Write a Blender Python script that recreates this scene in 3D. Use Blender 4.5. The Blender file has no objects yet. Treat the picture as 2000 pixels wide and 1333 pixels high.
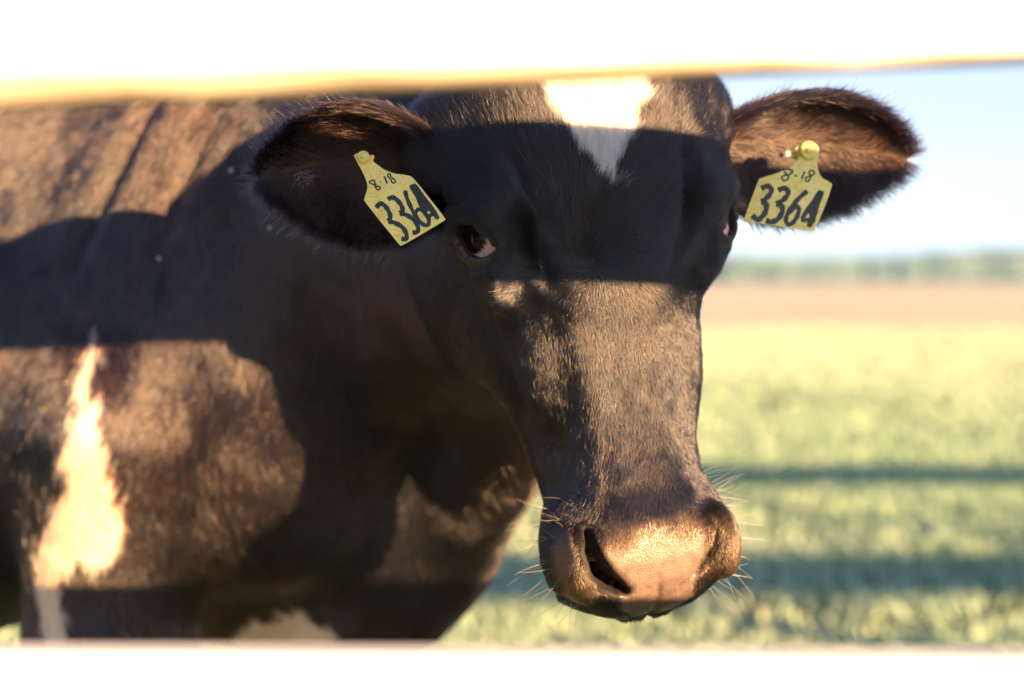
import bpy, bmesh, math, random
import numpy as np
from mathutils import Vector, Matrix
random.seed(7); RNG = np.random.default_rng(11)
SC = bpy.context.scene
COL = SC.collection
R = math.radians

# ------------------------------------------------------------------ camera, sky, sun, exposure
FPX = 50/36*2000                      # focal length in pixels of the 2000 px wide photograph
CAM_Z = 1.05
PITCH = math.atan((666.5-550)/FPX)
cd = bpy.data.cameras.new('camera'); cam = bpy.data.objects.new('camera', cd); COL.objects.link(cam)
cam.location = (0, 0, CAM_Z); cam.rotation_euler = (R(90)-PITCH, 0, 0)
cd.lens = 50; cd.sensor_width = 36; cd.clip_start = .05; cd.clip_end = 5000
cd.dof.use_dof = True; cd.dof.focus_distance = 1.30; cd.dof.aperture_fstop = 2.2
SC.camera = cam
SUN_EL, SUN_AZ = 8.0, 40.0            # degrees; the sun is low, behind the camera and to its right
w = bpy.data.worlds.new('World'); SC.world = w; w.use_nodes = True
nt = w.node_tree; bg = nt.nodes['Background']
sky = nt.nodes.new('ShaderNodeTexSky'); sky.sky_type = 'NISHITA'; sky.sun_disc = False
sky.sun_elevation = R(SUN_EL); sky.sun_rotation = R(180-SUN_AZ); sky.air_density = 1.0; sky.dust_density = .3; sky.ozone_density = 1.5
tn = nt.nodes.new('ShaderNodeMix'); tn.data_type = 'RGBA'; tn.blend_type = 'MULTIPLY'; tn.inputs[0].default_value = 1; tn.inputs[7].default_value = (.78, .90, 1.16, 1)
hs = nt.nodes.new('ShaderNodeHueSaturation'); hs.inputs['Saturation'].default_value = .28; nt.links.new(sky.outputs[0], hs.inputs['Color']); nt.links.new(hs.outputs[0], tn.inputs[6]); nt.links.new(tn.outputs[2], bg.inputs[0]); bg.inputs[1].default_value = 0.043
sd = bpy.data.lights.new('sun', 'SUN'); sd.energy = 5.0; sd.angle = R(.53); sd.color = (1, .55, .22)
sun = bpy.data.objects.new('sun', sd); COL.objects.link(sun)
SUN_DIR = Vector((-math.sin(R(SUN_AZ))*math.cos(R(SUN_EL)), math.cos(R(SUN_AZ))*math.cos(R(SUN_EL)), -math.sin(R(SUN_EL))))
sun.rotation_euler = SUN_DIR.to_track_quat('-Z', 'Y').to_euler()
SC.view_settings.view_transform = 'Standard'; SC.view_settings.look = 'None'
SC.view_settings.exposure = 2.85; SC.view_settings.gamma = 1.0
SC.render.engine = 'CYCLES'
SC.cycles.max_bounces = 8; SC.cycles.diffuse_bounces = 3; SC.cycles.glossy_bounces = 4; SC.cycles.transmission_bounces = 8
SC.cycles.sample_clamp_indirect = 6; SC.cycles.use_denoising = True
SC.cycles_curves.shape = 'RIBBONS'; SC.cycles_curves.subdivisions = 2

CFW = np.array([0, math.cos(PITCH), -math.sin(PITCH)]); CUP = np.array([0, math.sin(PITCH), math.cos(PITCH)]); CRT = np.array([1., 0, 0])
CPOS = np.array([0, 0, CAM_Z])
def ray(px, py):
    return CFW + CRT*((px-1000)/FPX) + CUP*((666.5-py)/FPX)
def at(px, py, depth):
    return CPOS + ray(px, py)*depth
def on_plane(px, py, p0, n):
    r = ray(px, py); return CPOS + r*(np.dot(p0-CPOS, n)/np.dot(r, n))
def nrm(v):
    v = np.asarray(v, float); return v/np.linalg.norm(v)

# ------------------------------------------------------------------ helpers
def link_mesh(name, verts, faces, mats, parent=None, smooth=True, midx=None):
    me = bpy.data.meshes.new(name)
    me.from_pydata([tuple(v) for v in verts], [], [tuple(int(i) for i in f) for f in faces])
    for m in mats: me.materials.append(m)
    if midx is not None: me.polygons.foreach_set('material_index', np.asarray(midx, np.int32))
    if smooth: me.polygons.foreach_set('use_smooth', np.ones(len(me.polygons), bool))
    me.update()
    o = bpy.data.objects.new(name, me); COL.objects.link(o)
    if parent: o.parent = parent
    return o
def tag(o, label=None, cat=None, group=None, kind=None):
    if label: o['label'] = label
    if cat: o['category'] = cat
    if group: o['group'] = group
    if kind: o['kind'] = kind
    return o
def empty(name, loc):
    o = bpy.data.objects.new(name, None); COL.objects.link(o); o.location = loc; return o
class NT:
    def __init__(s, name):
        s.m = bpy.data.materials.new(name); s.m.use_nodes = True; s.t = s.m.node_tree
        s.bsdf = s.t.nodes['Principled BSDF']; s.out = s.t.nodes['Material Output']
    def n(s, t, **k):
        x = s.t.nodes.new(t)
        for a, b in k.items():
            if a in x.inputs.keys() if not hasattr(x, a) else False: x.inputs[a].default_value = b
            else: setattr(x, a, b)
        return x
    def l(s, a, b): s.t.links.new(a, b)
    def noise(s, scale, detail=3, rough=.55, coord='Object', dist=0):
        tc = s.n('ShaderNodeTexCoord'); n = s.n('ShaderNodeTexNoise')
        n.inputs['Scale'].default_value = scale; n.inputs['Detail'].default_value = detail; n.inputs['Roughness'].default_value = rough
        n.inputs['Distortion'].default_value = dist
        s.l(tc.outputs[coord], n.inputs['Vector']); return n
    def ramp(s, fac, stops):
        r = s.n('ShaderNodeValToRGB'); e = r.color_ramp.elements
        while len(e) < len(stops): e.new(.5)
        for k, (p, c) in zip(e, stops): k.position = p; k.color = (*c, 1)
        s.l(fac, r.inputs[0]); return r
    def mix(s, fac, a, b):
        m = s.n('ShaderNodeMix'); m.data_type = 'RGBA'
        for v, i in ((fac, 0), (a, 6), (b, 7)):
            if isinstance(v, (int, float)): m.inputs[i].default_value = v
            elif isinstance(v, tuple): m.inputs[i].default_value = (*v, 1)
            else: s.l(v, m.inputs[i])
        return m.outputs[2]
    def bump(s, h, dist, strength=1.0):
        b = s.n('ShaderNodeBump'); b.inputs['Distance'].default_value = dist; b.inputs['Strength'].default_value = strength
        s.l(h, b.inputs['Height']); s.l(b.outputs[0], s.bsdf.inputs['Normal']); return b
    def set(s, **k):
        for a, v in k.items():
            s.bsdf.inputs[a.replace('_', ' ')].default_value = (*v, 1) if isinstance(v, tuple) and len(v) == 3 and 'Radius' not in a else v

# value noise in numpy (for shapes and coat patches)
_perm = np.random.default_rng(3).random((64, 64, 64))
def vnoise(P, s):
    q = P*s + 1000; i = np.floor(q).astype(int); f = q-i; f = f*f*(3-2*f); o = 0
    for dx in (0, 1):
        for dy in (0, 1):
            for dz in (0, 1):
                wgt = (f[:, 0] if dx else 1-f[:, 0])*(f[:, 1] if dy else 1-f[:, 1])*(f[:, 2] if dz else 1-f[:, 2])
                o = o + wgt*_perm[(i[:, 0]+dx) % 64, (i[:, 1]+dy) % 64, (i[:, 2]+dz) % 64]
    return o*2-1

# ------------------------------------------------------------------ head frame: a = image right, f = out of the face, d = down the face
YAW, ROLL, HPITCH = R(14), R(7.5), R(0)
HO = at(1195, 465, 1.33)
_f0 = np.array([math.sin(YAW), -math.cos(YAW), 0]); _a0 = np.array([math.cos(YAW), math.sin(YAW), 0]); _d0 = np.array([0, 0, -1.])
HF = _f0*math.cos(HPITCH) + _d0*math.sin(HPITCH)*-1; _d1 = nrm(_d0 - HF*np.dot(_d0, HF))
HD = _d1*math.cos(ROLL) + _a0*math.sin(ROLL); HA = _a0*math.cos(ROLL) - _d1*math.sin(ROLL)
HM = np.stack([HA, HF, HD])
def to_head(P): return (P-HO) @ HM.T
def head(a, f, d): return HO + HA*a + HF*f + HD*d
def head_dir(a, f, d): return HA*a + HF*f + HD*d

# ------------------------------------------------------------------ body frame: X forward, Y to the camera side, Z up
TH = R(77)
BC = np.array([-.34, 2.02, 0.])
BX = np.array([math.sin(TH), -math.cos(TH), 0]); BY = np.array([-math.cos(TH), -math.sin(TH), 0]); BZ = np.array([0, 0, 1.])
BM = np.stack([BX, BY, BZ])
def to_body(P): return (P-BC) @ BM.T
def body(x, y, z): return BC + BX*x + BY*y + BZ*z

# ------------------------------------------------------------------ signed distances
def smin(a, b, k):
    h = np.maximum(k-np.abs(a-b), 0)/k; return np.minimum(a, b) - h*h*k*.25
def smax(a, b, k): return -smin(-a, -b, k)
def ell(P, c, r):
    q = P-np.asarray(c); r = np.asarray(r)
    k0 = np.linalg.norm(q/r, axis=1); k1 = np.linalg.norm(q/(r*r), axis=1)+1e-9
    return k0*(k0-1)/k1
def rcone(P, a, b, r1, r2, sc=None):
    a = np.asarray(a, float); b = np.asarray(b, float)
    if sc is not None: sc = np.asarray(sc); P = P*sc; a = a*sc; b = b*sc
    ab = b-a; t = np.clip(((P-a) @ ab)/np.dot(ab, ab), 0, 1)
    return np.linalg.norm(P-a-t[:, None]*ab, axis=1) - (r1+(r2-r1)*t)

#        d      F      B      W0    W1    W2
HT = np.array([
 [-.215, -.075, -.125, .035, .040, .036],
 [-.185, -.042, -.160, .075, .090, .070],
 [-.140, -.012, -.185, .098, .120, .092],
 [-.085, -.001, -.205, .108, .131, .098],
 [-.035,  .003, -.220, .106, .128, .098],
 [ .005,  .002, -.228, .088, .114, .096],
 [ .040, -.002, -.232, .070, .100, .096],
 [ .080, -.005, -.230, .062, .082, .094],
 [ .120, -.006, -.220, .057, .075, .091],
 [ .160, -.004, -.200, .054, .072, .086],
 [ .200,  .000, -.175, .051, .069, .078],
 [ .235,  .006, -.155, .055, .072, .070],
 [ .262,  .014, -.140, .064, .080, .064],
 [ .285,  .018, -.125, .074, .084, .062],
 [ .305,  .018, -.115, .077, .084, .058],
 [ .325,  .014, -.108, .073, .080, .054],
 [ .345,  .002, -.098, .063, .070, .046],
 [ .360, -.014, -.082, .046, .052, .036],
 [ .369, -.035, -.065, .018, .022, .016]])
# smooth table lookup
_dd = np.linspace(HT[0, 0], HT[-1, 0], 400)
_tab = np.stack([np.interp(_dd, HT[:, 0], HT[:, i]) for i in range(1, 6)], 1)
_k = np.exp(-np.linspace(-2, 2, 13)**2); _k /= _k.sum()
_tab = np.stack([np.convolve(np.pad(_tab[:, i], 6, mode='edge'), _k, 'valid') for i in range(5)], 1)

EYES = []
for sgn in (-1, 1):
    e = nrm([-.62, .78, -.03] if sgn < 0 else [.70, .71, -.02])                    # way the lid opening faces
    E = np.array([sgn*.104, -.050, -.012 if sgn < 0 else -.002]) - e*(.0055 if sgn < 0 else -.003)            # eyeball centre
    med = np.array([-sgn*.67, .74, .36 if sgn < 0 else .50]); med = nrm(med-e*np.dot(med, e))   # towards the inner corner
    v = np.cross(e, med); v = v*np.sign(-v[2])
    EYES.append((sgn, E, e, med, v))
EYE_R = .0305

NOSTRIL = np.array([[.060, .270, .0038], [.0622, .284, .0070], [.058, .300, .0086], [.049, .315, .0088], [.038, .326, .0072], [.031, .331, .0045]])

def head_sdf(Q):
    """Q in head coordinates (a, f, d)."""
    a, f, d = Q[:, 0], Q[:, 1], Q[:, 2]
    F, B, W0, W1, W2 = [np.interp(d, _dd, _tab[:, i]) for i in range(5)]
    c = (F+B)/2; H = (F-B)/2
    t0 = np.clip((F-f)/.06, 0, 1); t1 = np.clip((F-.06-f)/np.maximum(F-.06-B, .02), 0, 1)
    W = np.where(t1 > 0, W1+(W2-W1)*t1, W0+(W1-W0)*(t0*t0*(3-2*t0)))
    W = W + np.where(a > 0, .017, 0)*np.exp(-((d-.14)/.08)**2)*np.clip((F-f)/.03, 0, 1)
    W = W - np.where(a < 0, .009, 0)*np.exp(-((d-.18)/.07)**2)*np.clip(1.6-(F-f)/.08, 0, 1)
    pw = 4.6
    q = (np.abs(a/W)**pw + np.abs((f-c)/H)**pw)**(1/pw)
    s = (q-1)*np.minimum(W, H)*.9
    # end caps along d
    s = np.maximum(s, np.maximum(HT[0, 0]-d, d-HT[-1, 0]))
    # flat side of the nasal bone
    wn = np.interp(d, [-.02, .03, .08, .12, .16, .20, .235, .262, .28], [.11, .068, .059, .053, .047, .043, .046, .062, .12]); sn, cn = math.sin(R(71)), math.cos(R(71))
    s = np.where(a < 0, smax(s, -a*sn+f*cn-(wn*sn-.002*cn), .010), s)
    A = np.abs(a); S = np.stack([A, f, d], 1)
    # poll ridge, cheek muscle, jaw angle
    s = smin(s, ell(S, (.070, -.155, .045), (.036, .068, .098)), .03)
    s = smin(s, ell(Q, (0, -.085, -.155), (.085, .055, .050)), .04)
    s = smin(s, ell(S, (.118, -.100, -.100), (.045, .04, .045)), .06)          # ear base
    # brow ridge over each eye and the rim below it
    s = smin(s, ell(S, (.104, -.044, -.030), (.034, .042, .030)), .045)
    s = smin(s, ell(S, (.096, -.046, .030), (.024, .030, .024)), .04)
    s = smin(s, ell(S, (.070, -.066, .082), (.020, .026, .075)), .03)         # facial crest
    # hollow in the temple, groove beside the nose
    s = smax(s, -ell(S, (.150, -.105, -.035), (.020, .035, .020)), .04)
    s = smax(s, -ell(S, (.090, .002, .060), (.016, .026, .045)), .02)
    # muzzle wings outside each nostril, and the lip pads
    s = smin(s, ell(S, (.071, .006, .300), (.015, .022, .034)), .016)
    s = smin(s, ell(S, (.062, -.050, .300), (.026, .045, .042)), .03)
    s = smin(s, ell(Q, (0, -.055, .325), (.055, .052, .036)), .03)
    # mouth line along the side
    ml = np.abs(d-(.338-.10*np.clip(-f-.02, 0, .1)))
    s = s + .006*np.exp(-(ml/.004)**2)*np.clip((-f-.015)/.02, 0, 1)*(d > .25)
    fu = np.exp(-((A-(.066-.16*np.clip(d, -.12, .05)))/.008)**2)*np.clip((d+.10)/.03, 0, 1)*np.clip((.045-d)/.02, 0, 1)*np.clip((f+.05)/.02, 0, 1)
    s = s + .0045*fu
    # philtrum
    s = s + .0035*np.exp(-(a/.004)**2)*np.clip((d-.315)/.02, 0, 1)
    # nostrils
    n2 = np.full(len(a), 9.)
    for i in range(len(NOSTRIL)-1):
        p, r = NOSTRIL[i], NOSTRIL[i+1]
        ab = r[:2]-p[:2]; pa = S[:, [0, 2]]-p[:2]
        t = np.clip(pa @ ab/np.dot(ab, ab), 0, 1)
        n2 = np.minimum(n2, np.linalg.norm(pa-t[:, None]*ab, axis=1)-(p[2]+(r[2]-p[2])*t))
    n2 = n2 + np.where(a > 0, .0082, 0) + np.clip(.012-f, 0, .1)*.12
    n3 = np.maximum(n2, np.where(a > 0, -.012, -.045)-f)
    s = smax(s, -n3, .007)
    # eyes: lid bulge, then the almond opening
    for sgn, E, e, med, v in EYES:
        q = Q-E; L = np.linalg.norm(q, axis=1); cu = q @ med; cv = q @ v; ce = q @ e
        s = smin(s, L-.0332, .024)
        um = .0225
        top = .0172*(1-np.clip(np.abs((cu+.003)/um), 0, 1)**2.2); bot = .0150*(1-np.clip(np.abs((cu-.002)/um), 0, 1)**2.0)
        op = np.maximum(np.maximum(cv-top, -cv-bot), np.abs(cu)-um)
        rim = np.exp(-((op-.003)/.0028)**2)*(ce > .004)*np.exp(-((L-.033)/.012)**2)
        s = s - .0022*rim
        fold = np.exp(-((cv-top-.0105)/.002)**2)*(ce > 0)*(np.abs(cu) < .03)*np.exp(-((L-.033)/.012)**2)
        s = s + .0022*fold
        fold2 = np.exp(-((-cv-bot-.010)/.002)**2)*(ce > 0)*(np.abs(cu) < .028)*np.exp(-((L-.033)/.012)**2)
        s = s + .0018*fold2
        hole = np.maximum(np.maximum(op, L-.050), .012-ce)
        s = smax(s, -hole, .0022)
    return s

def body_sdf(P):
    L = to_body(P); S = L.copy(); S[:, 1] = np.abs(S[:, 1])
    s = ell(L, (-.82, 0, .93), (.82, .38, .45))
    s = smin(s, ell(L, (-.08, 0, .95), (.36, .25, .42)), .12)
    s = smin(s, ell(L, (-.28, 0, 1.28), (.40, .11, .15)), .12)
    s = smin(s, ell(L, (-1.38, 0, 1.15), (.30, .27, .25)), .12)
    s = smin(s, ell(S, (-.03, .185, 1.02), (.15, .095, .30)), .10)             # shoulder blade
    s = smin(s, ell(S, (.08, .17, .88), (.13, .085, .20)), .12)                # point of shoulder
    s = smin(s, ell(L, (.12, -.02, .70), (.18, .12, .20)), .10)                  # brisket
    # fore legs: the near one stands back, the far one forward
    for sy, ox in ((1, -.11), (-1, .07)):
        q = L*np.array([1, sy, 1])-np.array([ox, 0, 0])
        s = smin(s, rcone(q, (-.02, .205, .86), (-.04, .195, .56), .135, .105), .05)
        s = smin(s, rcone(q, (-.04, .195, .56), (-.02, .175, .40), .098, .056), .04)
        s = smin(s, ell(q, (-.015, .175, .39), (.052, .047, .06)), .03)
        s = smin(s, rcone(q, (-.02, .175, .38), (-.02, .17, .15), .042, .036), .03)
        s = smin(s, rcone(q, (-.02, .17, .15), (.02, .17, .05), .042, .052), .02)
    # hind legs
    s = smin(s, ell(S, (-1.30, .20, .88), (.24, .12, .32)), .06)
    s = smin(s, rcone(S, (-1.25, .20, .72), (-1.48, .19, .50), .12, .058), .04)
    s = smin(s, rcone(S, (-1.48, .19, .50), (-1.44, .18, .15), .052, .040), .03)
    s = smin(s, rcone(S, (-1.44, .18, .15), (-1.40, .18, .05), .044, .052), .02)
    # tail
    s = smin(s, rcone(L, (-1.66, 0, 1.30), (-1.72, 0, .75), .035, .022), .04)
    # neck, in a frame squashed from side to side
    n0 = body(-.02, 0, 1.10); n1 = head(-.01, -.155, -.005); mid = (n0+n1)/2 + np.array([.02, .03, .03])
    nd = nrm(n1-n0); side = nrm(np.cross(nd, [0, 0, 1])); upv = np.cross(side, nd)
    def fr(X): X = np.atleast_2d(X)-n0; return np.stack([X @ nd, X @ side*1.5, X @ upv], 1)
    Q = fr(P)
    nk = rcone(Q, fr(n0)[0], fr(mid)[0], .30, .235)
    nk = smin(nk, rcone(Q, fr(mid)[0], fr(n1)[0], .235, .150), .05)
    s = smin(s, nk*.8, .09)
    # dewlap
    d0 = body(.255, -.04, .72); d1 = head(.01, -.20, .10)
    dl = rcone(Q, fr(d0)[0], fr(d1)[0], .085, .055)
    s = smin(s, dl*.8, .08)
    # skin folds on the neck and over the shoulder
    X = L
    w1 = np.sin((X[:, 0]*1.0+X[:, 2]*.25+.02*np.sin(X[:, 2]*14))*46)*np.exp(-((X[:, 0]-.16)/.16)**2)*np.exp(-((X[:, 2]-1.2)/.22)**2)
    w2 = np.exp(-(((X[:, 0]+.13)-.45*(X[:, 2]-1.12))/.018)**2)*np.clip((X[:, 2]-1.0)/.1, 0, 1)
    w3 = np.exp(-(((X[:, 0]+.02)-.40*(X[:, 2]-1.12))/.014)**2)*np.clip((X[:, 2]-1.0)/.1, 0, 1)
    s = s - .0025*w1 + .016*w2*(X[:, 1] > 0) + .010*w3*(X[:, 1] > 0)
    s = s + .0025*vnoise(P, 8.)
    return s

def cow_sdf(P):
    out = np.empty(len(P))
    for i in range(0, len(P), 200000):
        p = P[i:i+200000]; s = body_sdf(p)
        Q = to_head(p); near = (np.abs(Q[:, 0]) < .30) & (Q[:, 1] > -.36) & (Q[:, 1] < .16) & (Q[:, 2] > -.34) & (Q[:, 2] < .48)
        if near.any():
            h = head_sdf(Q[near]); s[near] = smin(s[near], h, .035)
        out[i:i+200000] = s
    return out

def grad(P, e=.0008):
    g = np.zeros_like(P)
    for k in range(3):
        dv = np.zeros(3); dv[k] = e
        g[:, k] = (cow_sdf(P+dv)-cow_sdf(P-dv))/(2*e)
    return g

def surface_nets(h, lo, hi, blk=4):
    lo = np.asarray(lo); n = np.ceil((np.asarray(hi)-lo)/(h*blk)).astype(int)
    Bi = np.stack(np.meshgrid(*[np.arange(k) for k in n], indexing='ij'), -1).reshape(-1, 3)
    Cc = lo+(Bi*blk+blk/2)*h
    sd_ = cow_sdf(Cc); keep = np.abs(sd_) < h*blk*1.5
    Bi = Bi[keep]
    off = np.stack(np.meshgrid(*[np.arange(blk+1)]*3, indexing='ij'), -1).reshape(-1, 3)
    G = n*blk+2; key = lambda I: (I[..., 0]*G[1]+I[..., 1])*G[2]+I[..., 2]
    K = np.unique(key((Bi[:, None]*blk+off[None]).reshape(-1, 3)))
    I = np.stack([K//(G[1]*G[2]), K//G[2] % G[1], K % G[2]], 1)
    V = cow_sdf(lo+I*h)
    def look(J):
        k = key(J); p = np.searchsorted(K, k); p[p >= len(K)] = 0
        return p, K[p] == k
    coff = np.array([[x, y, z] for x in (0, 1) for y in (0, 1) for z in (0, 1)])
    idx = np.empty((len(K), 8), int); okc = np.ones(len(K), bool)
    for c in range(8):
        p, ok = look(I+coff[c]); idx[:, c] = p; okc &= ok
    cv = V[idx]; mixed = okc & (cv.min(1) < 0) & (cv.max(1) >= 0)
    cells = np.where(mixed)[0]; cid = np.full(len(K), -1); cid[cells] = np.arange(len(cells))
    cv = cv[cells]; acc = np.zeros((len(cells), 3)); cnt = np.zeros(len(cells))
    for c1 in range(8):
        for c2 in range(c1+1, 8):
            if np.abs(coff[c1]-coff[c2]).sum() != 1: continue
            v1, v2 = cv[:, c1], cv[:, c2]; cr = (v1 < 0) != (v2 < 0)
            t = np.where(cr, v1/np.where(cr, v1-v2, 1), 0)
            acc += np.where(cr[:, None], coff[c1]+t[:, None]*(coff[c2]-coff[c1]), 0); cnt += cr
    verts = lo+(I[cells]+acc/cnt[:, None])*h
    faces = []
    for ax in range(3):
        e = np.zeros(3, int); e[ax] = 1; u = np.zeros(3, int); u[(ax+1) % 3] = 1; v_ = np.zeros(3, int); v_[(ax+2) % 3] = 1
        p, ok = look(I+e); v1 = V; v2 = V[p]; cr = ok & ((v1 < 0) != (v2 < 0))
        Ii = I[cr]; ok4 = np.ones(len(Ii), bool); q = []
        for o_ in (-u-v_, -v_, 0*u, -u):
            p4, k4 = look(Ii+o_); c4 = np.where(k4, cid[p4], -1); ok4 &= c4 >= 0; q.append(c4)
        q = np.stack(q, 1); inside = V[cr] < 0
        q = np.where(inside[:, None], q, q[:, ::-1])
        faces.append(q[ok4])
    return verts, np.concatenate(faces)

def project(V, it=3):
    for _ in range(it):
        s = cow_sdf(V); g = grad(V); g2 = (g*g).sum(1)
        V = V - g*np.clip(s/np.maximum(g2, .2), -.004, .004)[:, None]
    return V

def build_cow_mesh():
    v, f = surface_nets(.0075, (-2.25, .95, -.02), (.55, 3.75, 1.62))
    bm = bmesh.new()
    for p in v: bm.verts.new(p)
    bm.verts.ensure_lookup_table()
    for q in f:
        try: bm.faces.new([bm.verts[i] for i in q])
        except ValueError: pass
    def sub(test):
        bm.verts.ensure_lookup_table()
        P = np.array([x.co for x in bm.verts]); sel = test(to_head(P))
        bm.verts.index_update()
        ed = [e for e in bm.edges if sel[e.verts[0].index] and sel[e.verts[1].index]]
        bmesh.ops.subdivide_edges(bm, edges=ed, cuts=1, use_grid_fill=True)
        P = np.array([x.co for x in bm.verts]); m = test(to_head(P))
        P[m] = project(P[m], 3)
        for x, p in zip(bm.verts, P): x.co = p
    sub(lambda Q: (np.abs(Q[:, 0]) < .17) & (Q[:, 1] > -.27) & (Q[:, 2] > -.22) & (Q[:, 2] < .40))
    near_eye = lambda Q: np.min([np.linalg.norm(Q-(E+e*.015), axis=1) for _, E, e, _, _ in EYES], 0)
    fine = lambda Q: (near_eye(Q) < .055) | ((Q[:, 2] > .235) & (Q[:, 1] > -.06) & (Q[:, 2] < .4) & (np.abs(Q[:, 0]) < .12))
    sub(fine)
    sub(lambda Q: (near_eye(Q) < .038) | ((np.abs(np.abs(Q[:, 0])-.048) < .032) & (Q[:, 2] > .25) & (Q[:, 2] < .345) & (Q[:, 1] > -.03)))
    bmesh.ops.recalc_face_normals(bm, faces=bm.faces)
    bmesh.ops.triangulate(bm, faces=[x for x in bm.faces if len(x.verts) > 4])
    bm.verts.index_update(); bm.verts.ensure_lookup_table()
    V = np.array([x.co for x in bm.verts]); Fs = [[x.index for x in q.verts] for q in bm.faces]
    bm.free()
    return V, Fs

# ------------------------------------------------------------------ ears (closed shells that grow out of the head, same mesh as the body)
EAR = {}
def make_ear(sgn, base, tip, W, vdir, curl_up, curl_lo):
    base = np.array(base); tip = np.array(tip); u = tip-base; Lr = np.linalg.norm(u); u = u/Lr
    v = nrm(np.array(vdir)-u*np.dot(vdir, u)); wv = np.cross(u, v)
    if wv[1] < 0: wv = -wv
    ns, ntt = 44, 40
    s = np.linspace(0, 1, ns); t = np.linspace(-1, 1, ntt)
    prof = np.interp(s, [0, .08, .2, .35, .5, .65, .8, .9, .96, 1], [.40, .50, .74, .96, 1.0, .93, .74, .52, .33, .04])
    prof = np.convolve(np.pad(prof, 2, mode='edge'), [.1, .2, .4, .2, .1], 'valid')
    Sg, Tg = np.meshgrid(s, t, indexing='ij')
    plo = np.interp(s, [0, .1, .3, .5, .7, .88, .96, 1], [.50, .78, 1.10, 1.12, .88, .46, .22, .03])
    hw = W*np.where(Tg > 0, np.interp(Sg, s, prof), np.interp(Sg, s, plo))
    # t>0 is the upper rim; both rims curl to the open side, the upper one folds further over
    ang = np.where(Tg > 0, curl_up, curl_lo)*(1.25-.55*Sg)
    y = np.where(np.abs(ang) > 1e-3, np.sin(np.abs(Tg)*ang)/ang, np.abs(Tg))*np.sign(Tg)
    z = (1-np.cos(Tg*ang))/ang
    sag = -.020*np.sin(Sg*math.pi)
    C = base + u*(Sg*Lr)[..., None] + v*((hw*y)+.012*np.sin(Sg*math.pi))[..., None] + wv*(hw*z+sag)[..., None]
    wob = vnoise(C.reshape(-1, 3), 28.).reshape(Sg.shape)
    C = C + wv*(.003*wob)[..., None]
    du = np.gradient(C, axis=0); dt = np.gradient(C, axis=1); N = np.cross(du, dt); N /= np.linalg.norm(N, axis=-1, keepdims=True)+1e-9
    if np.mean(N @ wv) < 0: N = -N
    th = (.0028*(1-.7*np.abs(Tg)**3)*(1-.6*Sg)+.0006)[..., None]
    In, Out = C+N*th, C-N*th
    V = np.concatenate([In.reshape(-1, 3), Out.reshape(-1, 3)]); m = ns*ntt; F = []
    for i in range(ns-1):
        for j in range(ntt-1):
            q = [i*ntt+j, (i+1)*ntt+j, (i+1)*ntt+j+1, i*ntt+j+1]
            F.append(q); F.append([x+m for x in q[::-1]])
    def wall(a, b): F.append([a, b, b+m, a+m])
    for i in range(ns-1): wall((i+1)*ntt, i*ntt); wall(i*ntt+ntt-1, (i+1)*ntt+ntt-1)
    for j in range(ntt-1): wall(j, j+1); wall((ns-1)*ntt+j+1, (ns-1)*ntt+j)
    V = HO + V @ HM
    info = np.stack([np.concatenate([Sg.ravel()]*2), np.concatenate([Tg.ravel()]*2), np.r_[np.ones(m), -np.ones(m)]], 1)
    # consistent outward winding for the open side
    a, b, c = V[F[0][0]], V[F[0][1]], V[F[0][2]]
    if np.dot(np.cross(b-a, c-a), (HM.T @ wv)) < 0: F = [q[::-1] for q in F]
    EAR[sgn] = dict(u=HM.T @ u, v=HM.T @ v, w=HM.T @ wv)
    return V, F, info

# ------------------------------------------------------------------ coat pattern (fixed on the animal)
def in_poly(x, y, poly):
    c = np.zeros(len(x), bool); n = len(poly)
    for i in range(n):
        x1, y1 = poly[i]; x2, y2 = poly[(i+1) % n]
        if y1 == y2: continue
        k = ((y1 > y) != (y2 > y)) & (x < (x2-x1)*(y-y1)/(y2-y1)+x1); c ^= k
    return c
def plane_poly(px, depth, d2=None):
    y0, y1 = px[0][1], max(q[1] for q in px)
    return [(lambda q: (q[0], q[2]))(at(x, y, depth+((d2 or depth)-depth)*(y-y0)/(y1-y0))) for x, y in px]
GIRTH = plane_poly([(150, 640), (182, 690), (190, 760), (202, 830), (215, 930), (238, 1010), (225, 1060), (160, 1090), (105, 1110), (95, 1180), (135, 1262), (90, 1300), (50, 1210), (25, 1120), (30, 1040), (75, 1000), (115, 930), (140, 840), (135, 740)], 1.751, 1.785); GIRTH = [(x+.016, y) for x, y in GIRTH]
CHEST = plane_poly([(570, 1155), (600, 1200), (640, 1265), (655, 1420), (445, 1420), (440, 1250), (480, 1215), (530, 1210)], 1.90)
CHEST2 = plane_poly([(930, 1195), (905, 1222), (875, 1235), (860, 1330), (930, 1330)], 1.965)
WHORL = np.array([-.022, .020])
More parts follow.
